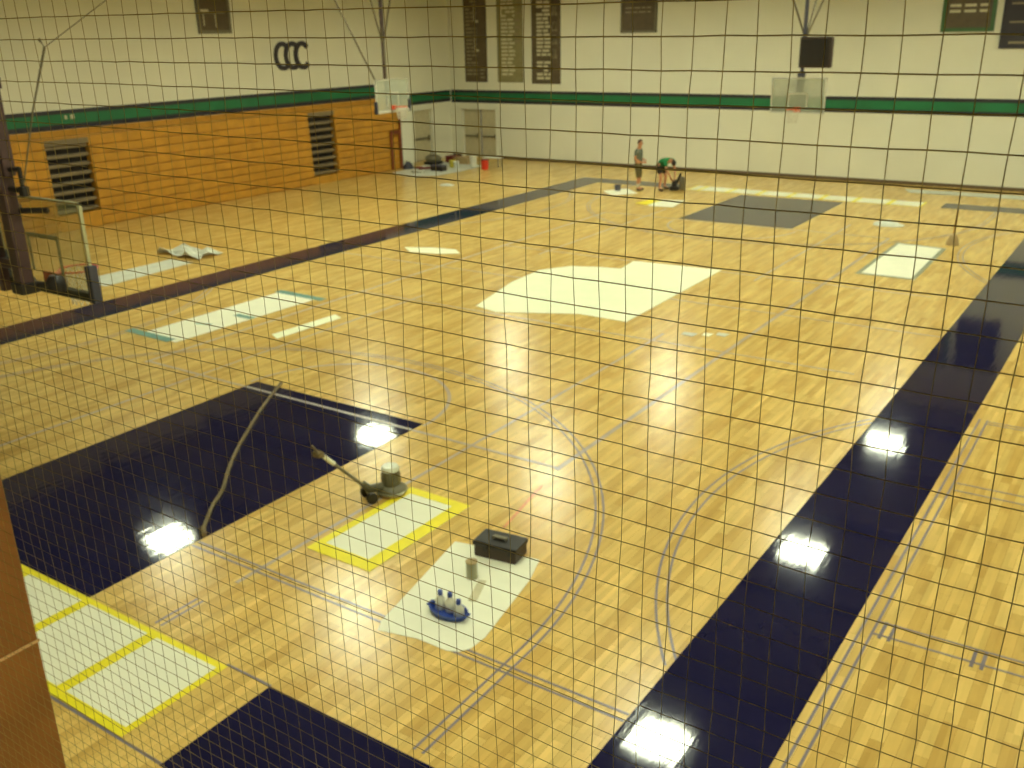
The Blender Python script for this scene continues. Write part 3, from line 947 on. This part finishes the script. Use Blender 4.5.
# ------------------------------------------------------------------ corner clutter
def clutter_bucket(x, y, r, h, m, label, cat='bucket', lid=None, name='bucket', group=None):
    t = thing(name, (x, y, 0.007), label, cat, group)
    z = .008
    MB().lathe((x, y, z), [(r * .86, 0), (r * .88, .01), (r, h), (r * 1.05, h), (r * 1.05, h - .03)], 18).build('bucket_body', M[m], t, True)
    hb = MB().tube([(x + r * 1.03 * math.cos(a), y - .02, z + h * .9 - r * .75 * math.sin(a)) for a in [i * PI / 8 for i in range(9)]], .008, 5)
    hb.tube([(x + r * 1.03 * math.cos(a), y - r * .7, z + h * .75 - r * .5 * math.sin(a)) for a in [i * PI / 8 for i in range(9)]], .006, 5)
    hb.build('bail_handle', M['greymetal'], t)
    if lid:
        MB().lathe((x, y, z + h), [(r * 1.07, -.02), (r * 1.07, .015), (r * .9, .02)], 18).build('lid', M[lid], t, True)
    return t

sheet('drop_cloth', [(-17.7, 13.25), (-16.8, 12.85), (-15.93, 12.72), (-15.3, 13.5), (-15.2, 15.3), (-15.4, 16.9), (-16.6, 17.7), (-18.2, 17.3), (-18.0, 15.6)], 'grimy', 'off-white drop cloth under the clutter by the corner doors', 'drop cloth')

# dark grey machine
t = thing('vacuum_canister', (-17.9, 16.5, .007), 'low dark grey rounded machine amid the corner clutter by the pier', 'machine')
MB().ball((-17.9, 16.5, .27), .38, .42, .2, 18).build('machine_body', M['greymetal'], t, True)
MB().box(-18.2, -17.6, 16.15, 16.85, .008, .14, .04).build('chassis', M['black'], t)
MB().tube([(-18.05, 16.5, .44), (-18.05, 16.5, .54), (-17.75, 16.5, .54), (-17.75, 16.5, .44)], .02, 6).build('handle', M['black'], t)
# navy bundle
rumple('cloth_bundle', -17.97, 14.75, .24, .3, .3, 'pad', 'dark navy cloth bundle against the white pier', 'bundle', 21)
# dark red cable coil
t = tag(MB().tube(smooth_path([(-17.6, 14.75, .062), (-17.35, 15.0, .062), (-17.2, 14.6, .062), (-16.95, 15.1, .066), (-16.7, 14.95, .062), (-16.65, 15.4, .062)], 6), .045, 8).build('power_cable', M['darkred'], None, True, (-17.2, 15, .01)), 'thick dark red cable lying in front of the grey machine', 'cable')
# dark toolbox
t = thing('toolbox', (-16.2, 14.75, .007), 'low dark grey toolbox at the front of the corner clutter', 'toolbox')
MB().box(-16.55, -15.9, 14.6, 14.95, .008, .2, .02).build('box_body', M['black'], t)
MB().box(-16.56, -15.89, 14.59, 14.96, .2, .26, .02).build('lid', M['bluemast'], t)
MB().tube([(-16.36, 14.77, .25), (-16.36, 14.77, .33), (-16.1, 14.77, .33), (-16.1, 14.77, .25)], .016, 6).build('handle', M['black'], t)
# dark red case and tan carton against the wall
t = thing('metal_case', (-17.45, 17.4, .007), 'small dark red metal case among the clutter at the wall', 'case')
MB().box(-17.75, -17.2, 17.25, 17.6, .008, .26, .02).build('case_body', M['darkred'], t)
MB().box(-17.76, -17.19, 17.24, 17.61, .26, .31, .015).build('lid', M['darkred'], t)
MB().tube([(-17.58, 17.42, .3), (-17.58, 17.42, .36), (-17.38, 17.42, .36), (-17.38, 17.42, .3)], .014, 6).build('handle', M['greymetal'], t)
t = thing('carton', (-16.7, 17.3, .007), 'brown cardboard carton between dark red case and white buckets', 'carton')
MB().box(-17.05, -16.3, 17.05, 17.5, .008, .3, .006).build('carton_body', M['tan'], t)
MB().box(-17.05, -16.68, 16.85, 17.06, .285, .3).box(-16.67, -16.3, 17.48, 17.7, .285, .3).build('flap', M['tan'], t)
clutter_bucket(-16.35, 15.95, .15, .32, 'yellowcan', 'pale yellow bucket at the right side of the corner clutter')
clutter_bucket(-15.97, 15.75, .12, .3, 'white', 'small white bucket touching the pale yellow bucket', lid='white')
clutter_bucket(-15.6, 16.55, .16, .46, 'white', 'tall white lidded bucket between the clutter and the red bucket', lid='white')
clutter_bucket(-14.6, 16.05, .17, .42, 'red', 'bright red bucket standing alone in front of the double doors', lid='darkred')
t = thing('folding_bench', (-14.75, 16.9, 0), 'low white-topped bench behind the red bucket', 'bench')
MB().box(-15.2, -14.3, 16.7, 17.1, .4, .45, .01).build('bench_top', M['white'], t)
for sx in (-15.12, -14.38):
    for sy in (16.76, 17.04):
        MB().tube([(sx, sy, 0), (sx, sy, .41)], .018, 6).build('leg', M['greymetal'], t)
tag(MB().box(-16.95, -16.35, 13.7, 13.95, .008, .1, .02).build('paint_tray', M['grimy'], None, False, (-16.65, 13.8, .01)), 'shallow pale tray at the front edge of the corner drop cloth', 'tray')

# ------------------------------------------------------------------ people
def skin(name, verts, edges, root, m, parent, sub=1):
    me = bpy.data.meshes.new(name)
    me.from_pydata([v[:3] for v in verts], edges, [])
    o = bpy.data.objects.new(name, me)
    COL.objects.link(o)
    md = o.modifiers.new('s', 'SKIN')
    md.use_smooth_shade = True
    for i, v in enumerate(verts):
        sv = me.skin_vertices[0].data[i]
        r = v[3] if isinstance(v[3], tuple) else (v[3], v[3])
        sv.radius = r
        sv.use_root = (i == root)
    o.modifiers.new('u', 'SUBSURF').levels = sub
    dg = bpy.context.evaluated_depsgraph_get()
    ev = o.evaluated_get(dg)
    nm = bpy.data.meshes.new_from_object(ev)
    bpy.data.objects.remove(o)
    bpy.data.meshes.remove(me)
    for p in nm.polygons:
        p.use_smooth = True
    nm.materials.clear()
    return new_obj(name, nm, M[m], parent)

class Chain:
    def __init__(s):
        s.v, s.e = [], []
    def add(s, p, r, frm=None):
        s.v.append((p[0], p[1], p[2], r))
        if frm is not None:
            s.e.append((frm, len(s.v) - 1))
        return len(s.v) - 1

PS = 1.05
def person(loc, yaw, J, label, clothes, hairm, shoem):
    """J: joint positions in a frame where +x is forward, +y is left"""
    t = thing('person', loc, label, 'person')
    t.rotation_euler = (0, 0, yaw)
    t.scale = (PS, PS, PS)
    k = Chain()
    pel = k.add(J['pelvis'], (.15, .11))
    sp = k.add(J['spine'], (.135, .1), pel)
    ch = k.add(J['chest'], (.15, .11), sp)
    nk = k.add(J['neck'], .058, ch)
    hb = k.add(J['headb'], .07, nk)
    hd = k.add(J['head'], (.082, .095), hb)
    ht = k.add(J['headt'], .06, hd)
    for s in ('l', 'r'):
        hip = k.add(J['hip' + s], .09, pel)
        kn = k.add(J['knee' + s], .06, hip)
        cf = k.add(Vector(J['knee' + s]).lerp(Vector(J['ankle' + s]), .35), .055, kn)
        an = k.add(J['ankle' + s], .04, cf)
        k.add(J['toe' + s], .038, an)
        sh = k.add(J['sh' + s], .06, ch)
        el = k.add(J['el' + s], .045, sh)
        wr = k.add(J['wr' + s], .03, el)
        pm = k.add(J['pm' + s], (.036, .022), wr)
        d = (Vector(J['pm' + s]) - Vector(J['wr' + s])).normalized()
        side = d.cross(Vector(J['palm' + s])).normalized()
        nrm = Vector(J['palm' + s]).normalized()
        for f, ln in ((-1.5, .07), (-.5, .085), (.5, .08), (1.5, .062)):
            a = Vector(J['pm' + s]) + d * .035 + side * f * .018
            i1 = k.add(a, .009, pm)
            i2 = k.add(a + d * ln * .5 + nrm * .012, .0085, i1)
            k.add(a + d * ln * .85 + nrm * .04, .007, i2)
        a = Vector(J['pm' + s]) - side * .035
        i1 = k.add(a - side * .012 + d * .01, .01, pm)
        k.add(a - side * .03 + d * .04 + nrm * .015, .008, i1)
    body = skin('body', k.v, k.e, pel, 'skin', t)
    # face: nose, ears, eyes, mouth
    H = Vector(J['head']); up = (Vector(J['headt']) - Vector(J['headb'])).normalized()
    lf = Vector((0, 1, 0)); fw = lf.cross(up).normalized()
    f = MB()
    f.ball(H + fw * .088 - up * .01, .018, .016, .026, 8)
    for s in (-1, 1):
        f.ball(H + lf * s * .082 - up * .01, .022, .012, .032, 8)
    f.bm.normal_update()
    me = bpy.data.meshes.new('nose_and_ears'); f.bm.to_mesh(me); f.bm.free()
    new_obj('nose_and_ears', me, M['skin'], body)
    f = MB()
    for s in (-1, 1):
        f.ball(H + fw * .078 + lf * s * .032 + up * .02, .012, .012, .009, 8)
    f.ball(H + fw * .078 - up * .052, .008, .026, .007, 8)
    me = bpy.data.meshes.new('eyes_and_mouth'); f.bm.to_mesh(me); f.bm.free()
    new_obj('eyes_and_mouth', me, M['eye'], body)
    # hair cap
    h = MB()
    r = bmesh.ops.create_uvsphere(h.bm, u_segments=16, v_segments=10, radius=1.0)
    rot = Matrix((fw, lf, up)).transposed()
    dead = [v for v in r['verts'] if v.co.z < -.05 + .75 * v.co.x]
    bmesh.ops.delete(h.bm, geom=dead, context='VERTS')
    for v in h.bm.verts:
        v.co = H + up * .02 + rot @ Vector((v.co.x * .104, v.co.y * .094, v.co.z * .112))
    me = bpy.data.meshes.new('hair'); h.bm.to_mesh(me); h.bm.free()
    for p in me.polygons: p.use_smooth = True
    new_obj('hair', me, M[hairm], t).modifiers.new('t', 'SOLIDIFY').thickness = .012
    # shirt
    k = Chain()
    pel = k.add(Vector(J['pelvis']).lerp(Vector(J['spine']), -.3), (.19, .16))
    sp = k.add(J['spine'], (.172, .14), pel)
    ch = k.add(J['chest'], (.185, .145), sp)
    k.add(Vector(J['chest']).lerp(Vector(J['neck']), .75), .085, ch)
    for s in ('l', 'r'):
        sh = k.add(J['sh' + s], .082, ch)
        k.add(Vector(J['sh' + s]).lerp(Vector(J['el' + s]), .7), .07, sh)
    skin('shirt', k.v, k.e, pel, clothes[0], t)
    k = Chain()
    top = k.add(Vector(J['pelvis']).lerp(Vector(J['spine']), .35), (.175, .145))
    pel = k.add(J['pelvis'], (.19, .16), top)
    for s in ('l', 'r'):
        hip = k.add(J['hip' + s], .115, pel)
        kn = k.add(Vector(J['hip' + s]).lerp(Vector(J['knee' + s]), clothes[2]), .095, hip)
        if clothes[3]:
            k.add(Vector(J['knee' + s]).lerp(Vector(J['ankle' + s]), clothes[3]), .085, kn)
    skin('shorts', k.v, k.e, pel, clothes[1], t)
    for s in ('l', 'r'):
        a, b = Vector(J['ankle' + s]), Vector(J['toe' + s])
        dd = (b - a); dd.z = 0; dd.normalize()
        k = Chain()
        h0 = k.add((a.x - dd.x * .045, a.y - dd.y * .045, .05), .047)
        m0 = k.add((a.x + dd.x * .06, a.y + dd.y * .06, .05), .05, h0)
        k.add((b.x + dd.x * .03, b.y + dd.y * .03, .035), .036, m0)
        skin('shoe', k.v, k.e, h0, shoem, t)
        if clothes[4]:
            k = Chain()
            s0 = k.add((a.x, a.y, .1), .052)
            k.add(Vector(J['ankle' + s]).lerp(Vector(J['knee' + s]), .45), .062, s0)
            skin('sock', k.v, k.e, s0, clothes[4], t)
    return t

stand = dict(pelvis=(0, 0, .96), spine=(.0, 0, 1.14), chest=(.0, 0, 1.36), neck=(.02, 0, 1.51), headb=(.04, 0, 1.58), head=(.055, 0, 1.67), headt=(.045, 0, 1.76),
             hipl=(0, .1, .88), kneel=(.03, .11, .5), anklel=(-.01, .12, .09), toel=(.15, .14, .045),
             hipr=(0, -.1, .88), kneer=(.04, -.11, .5), ankler=(.03, -.12, .09), toer=(.19, -.14, .045),
             shl=(0, .19, 1.43), ell=(-.05, .27, 1.15), wrl=(.17, .16, 1.06), pml=(.23, .09, 1.07), palml=(-.2, -.6, -.7),
             shr=(0, -.19, 1.43), elr=(-.04, -.28, 1.14), wrr=(.17, -.17, 1.02), pmr=(.24, -.1, 1.02), palmr=(-.2, .6, -.7))
person((-5.8, 13.75, 0), math.radians(9), stand, 'standing person in grey-green t-shirt and khaki shorts near the far wall', ('tealshirt', 'khaki', .98, .12, 'sock'), 'hair', 'shoe')
bend = dict(pelvis=(-.12, 0, .93), spine=(.06, 0, 1.03), chest=(.27, 0, 1.08), neck=(.37, 0, 1.09), headb=(.42, 0, 1.07), head=(.49, 0, 1.02), headt=(.56, 0, .96),
            hipl=(-.12, .11, .85), kneel=(-.02, .19, .47), anklel=(-.1, .22, .09), toel=(.06, .25, .045),
            hipr=(-.12, -.11, .85), kneer=(.08, -.17, .48), ankler=(.06, -.2, .09), toer=(.22, -.23, .045),
            shl=(.3, .19, 1.05), ell=(.38, .22, .76), wrl=(.46, .15, .53), pml=(.48, .12, .45), palml=(-.3, -.9, 0),
            shr=(.3, -.19, 1.05), elr=(.4, -.24, .77), wrr=(.5, -.14, .55), pmr=(.52, -.11, .47), palmr=(-.3, .9, 0))
person((-5.02, 14.25, 0), math.radians(-18), bend, 'person in green shirt and dark shorts bending over a black machine', ('greenshirt', 'darkshorts', .8, 0, None), 'darkhair', 'shoe')

# black edging machine in front of the bending person
mx, my = -4.6, 14.42
t = thing('edging_machine', (mx, my, 0), 'black floor machine with slanted handle in front of the bending person', 'floor machine')
MB().lathe((mx, my, .0), [(.17, 0), (.19, .02), (.19, .1), (.14, .15)], 18).build('machine_base', M['black'], t, True)
MB().lathe((mx, my, .14), [(.1, 0), (.1, .2), (.06, .25)], 16).build('motor', M['black'], t, True)
MB().tube([(mx + .05, my + .02, .22), (mx + .14, my + .08, .42), (mx + .2, my + .1, .62)], [.05, .06, .035], 8).build('handle', M['black'], t, True)
MB().lathe((mx + .27, my + .12, 0), [(.1, 0), (.11, .02), (.11, .42), (.06, .5)], 16).build('dust_tank', M['greymetal'], t, True)
clutter = clutter_bucket(-6.45, 13.35, .12, .2, 'bluemast', 'small blue-grey pail on white paper beside the standing person', 'pail', name='pail')

# ------------------------------------------------------------------ the net in front of the camera
CAM = Vector((11.035, -19.497, 5.773))
TILT = .0457
N0 = Vector((math.sin(TILT), math.cos(TILT), 0))
U0 = Vector((math.cos(TILT), -math.sin(TILT), 0))
ORG = CAM + N0 * 1.3296
SXC, SZC = .05, .0472
X0 = -.5220 + CAM.dot(U0) * 0
def build_net():
    rnd = random.Random(11)
    i0, i1 = -82, 62
    zt = -.0046
    j0, j1 = -61, 60          # row index grows downwards
    nodes = {}
    for i in range(i0, i1 + 1):
        ph = rnd.uniform(0, 6.28)
        for j in range(j0, j1 + 1):
            u = NET_U0 + i * SXC + .0016 * math.sin(j * .9 + ph) + rnd.uniform(-.001, .001)
            z = NET_Z0 - j * SZC + rnd.uniform(-.0009, .0009)
            # the net sags a little and is not hung quite square
            a, b, c = max(-64, min(12, i)) / 10, max(-.9, min(.4, z - 5.7)), max(-4, min(24, j)) / 10
            q = max(-3.6, min(.4, u))
            u += DU[0] + DU[1] * a + DU[2] * a * a + DU[3] * b + DU[4] * b * a + DU[5] * a ** 3
            z += DZ[0] + DZ[1] * q + DZ[2] * q * q + DZ[3] * c + DZ[4] * c * q + DZ[5] * c * c + DZ[6] * q ** 3 + DZ[7] * c * q * q
            nodes[i, j] = ORG + U0 * (u) + Vector((0, 0, z - ORG.z)) + N0 * (.004 * math.sin(i * .31) * math.sin(j * .27))
    verts, faces = [], []
    def cord(pts, r, axis):
        a = N0
        base = len(verts)
        for p in pts:
            for q in (a * r, axis * r, -a * r, -axis * r):
                verts.append(p + q)
        for k in range(len(pts) - 1):
            b = base + 4 * k
            for e in range(4):
                faces.append((b + e, b + (e + 1) % 4, b + 4 + (e + 1) % 4, b + 4 + e))
    for i in range(i0, i1 + 1):
        cord([nodes[i, j] for j in range(j0, j1 + 1)], .00072, U0)
    for j in range(j0, j1 + 1):
        cord([nodes[i, j] for i in range(i0, i1 + 1)], .00102, Vector((0, 0, 1)))
    me = bpy.data.meshes.new('safety_net')
    me.from_pydata([v - ORG for v in verts], [], faces)
    me.update()
    o = new_obj('safety_net', me, M['net'], None, ORG)
    tag(o, 'square mesh safety net of brown cord hanging close in front of the gym', 'net')
NET_U0 = -.5220
DZ = (-.01114, -.00279, .00663, .00952, .01502, -.00021, .00163, -.00167)
DU = (.00019, -.01473, -.008, .00644, .00103, .00095)
NET_Z0 = 5.7684
build_net()

# ------------------------------------------------------------------ camera
yaw, pitch, roll, F = -.602, .351, -.022, 961.989
cy_, sy_, cp, sp_ = math.cos(yaw), math.sin(yaw), math.cos(pitch), math.sin(pitch)
fwd = Vector((sy_ * cp, cy_ * cp, -sp_))
right = Vector((cy_, -sy_, 0))
up = right.cross(fwd)
r2 = right * math.cos(roll) + up * math.sin(roll)
u2 = -right * math.sin(roll) + up * math.cos(roll)
cam = bpy.data.cameras.new('camera')
co = bpy.data.objects.new('camera', cam)
COL.objects.link(co)
mw = Matrix((r2, u2, -fwd)).transposed().to_4x4()
mw.translation = CAM
co.matrix_world = mw
cam.sensor_width = 36
cam.lens = F / 1024 * 36
cam.clip_start = .05
cam.clip_end = 200
cam.dof.use_dof = True
cam.dof.focus_distance = 1.7
cam.dof.aperture_fstop = 7.5
S.camera = co

w = bpy.data.worlds.new('world')
S.world = w
w.use_nodes = True
w.node_tree.nodes['Background'].inputs[0].default_value = (.02, .02, .02, 1)
S.view_settings.view_transform = 'Standard'
S.view_settings.look = 'None'
S.view_settings.gamma = 1
S.view_settings.use_curve_mapping = False
S.view_settings.exposure = 1.72
S.cycles.use_denoising = True
S.cycles.max_bounces = 8
S.cycles.sample_clamp_indirect = 6
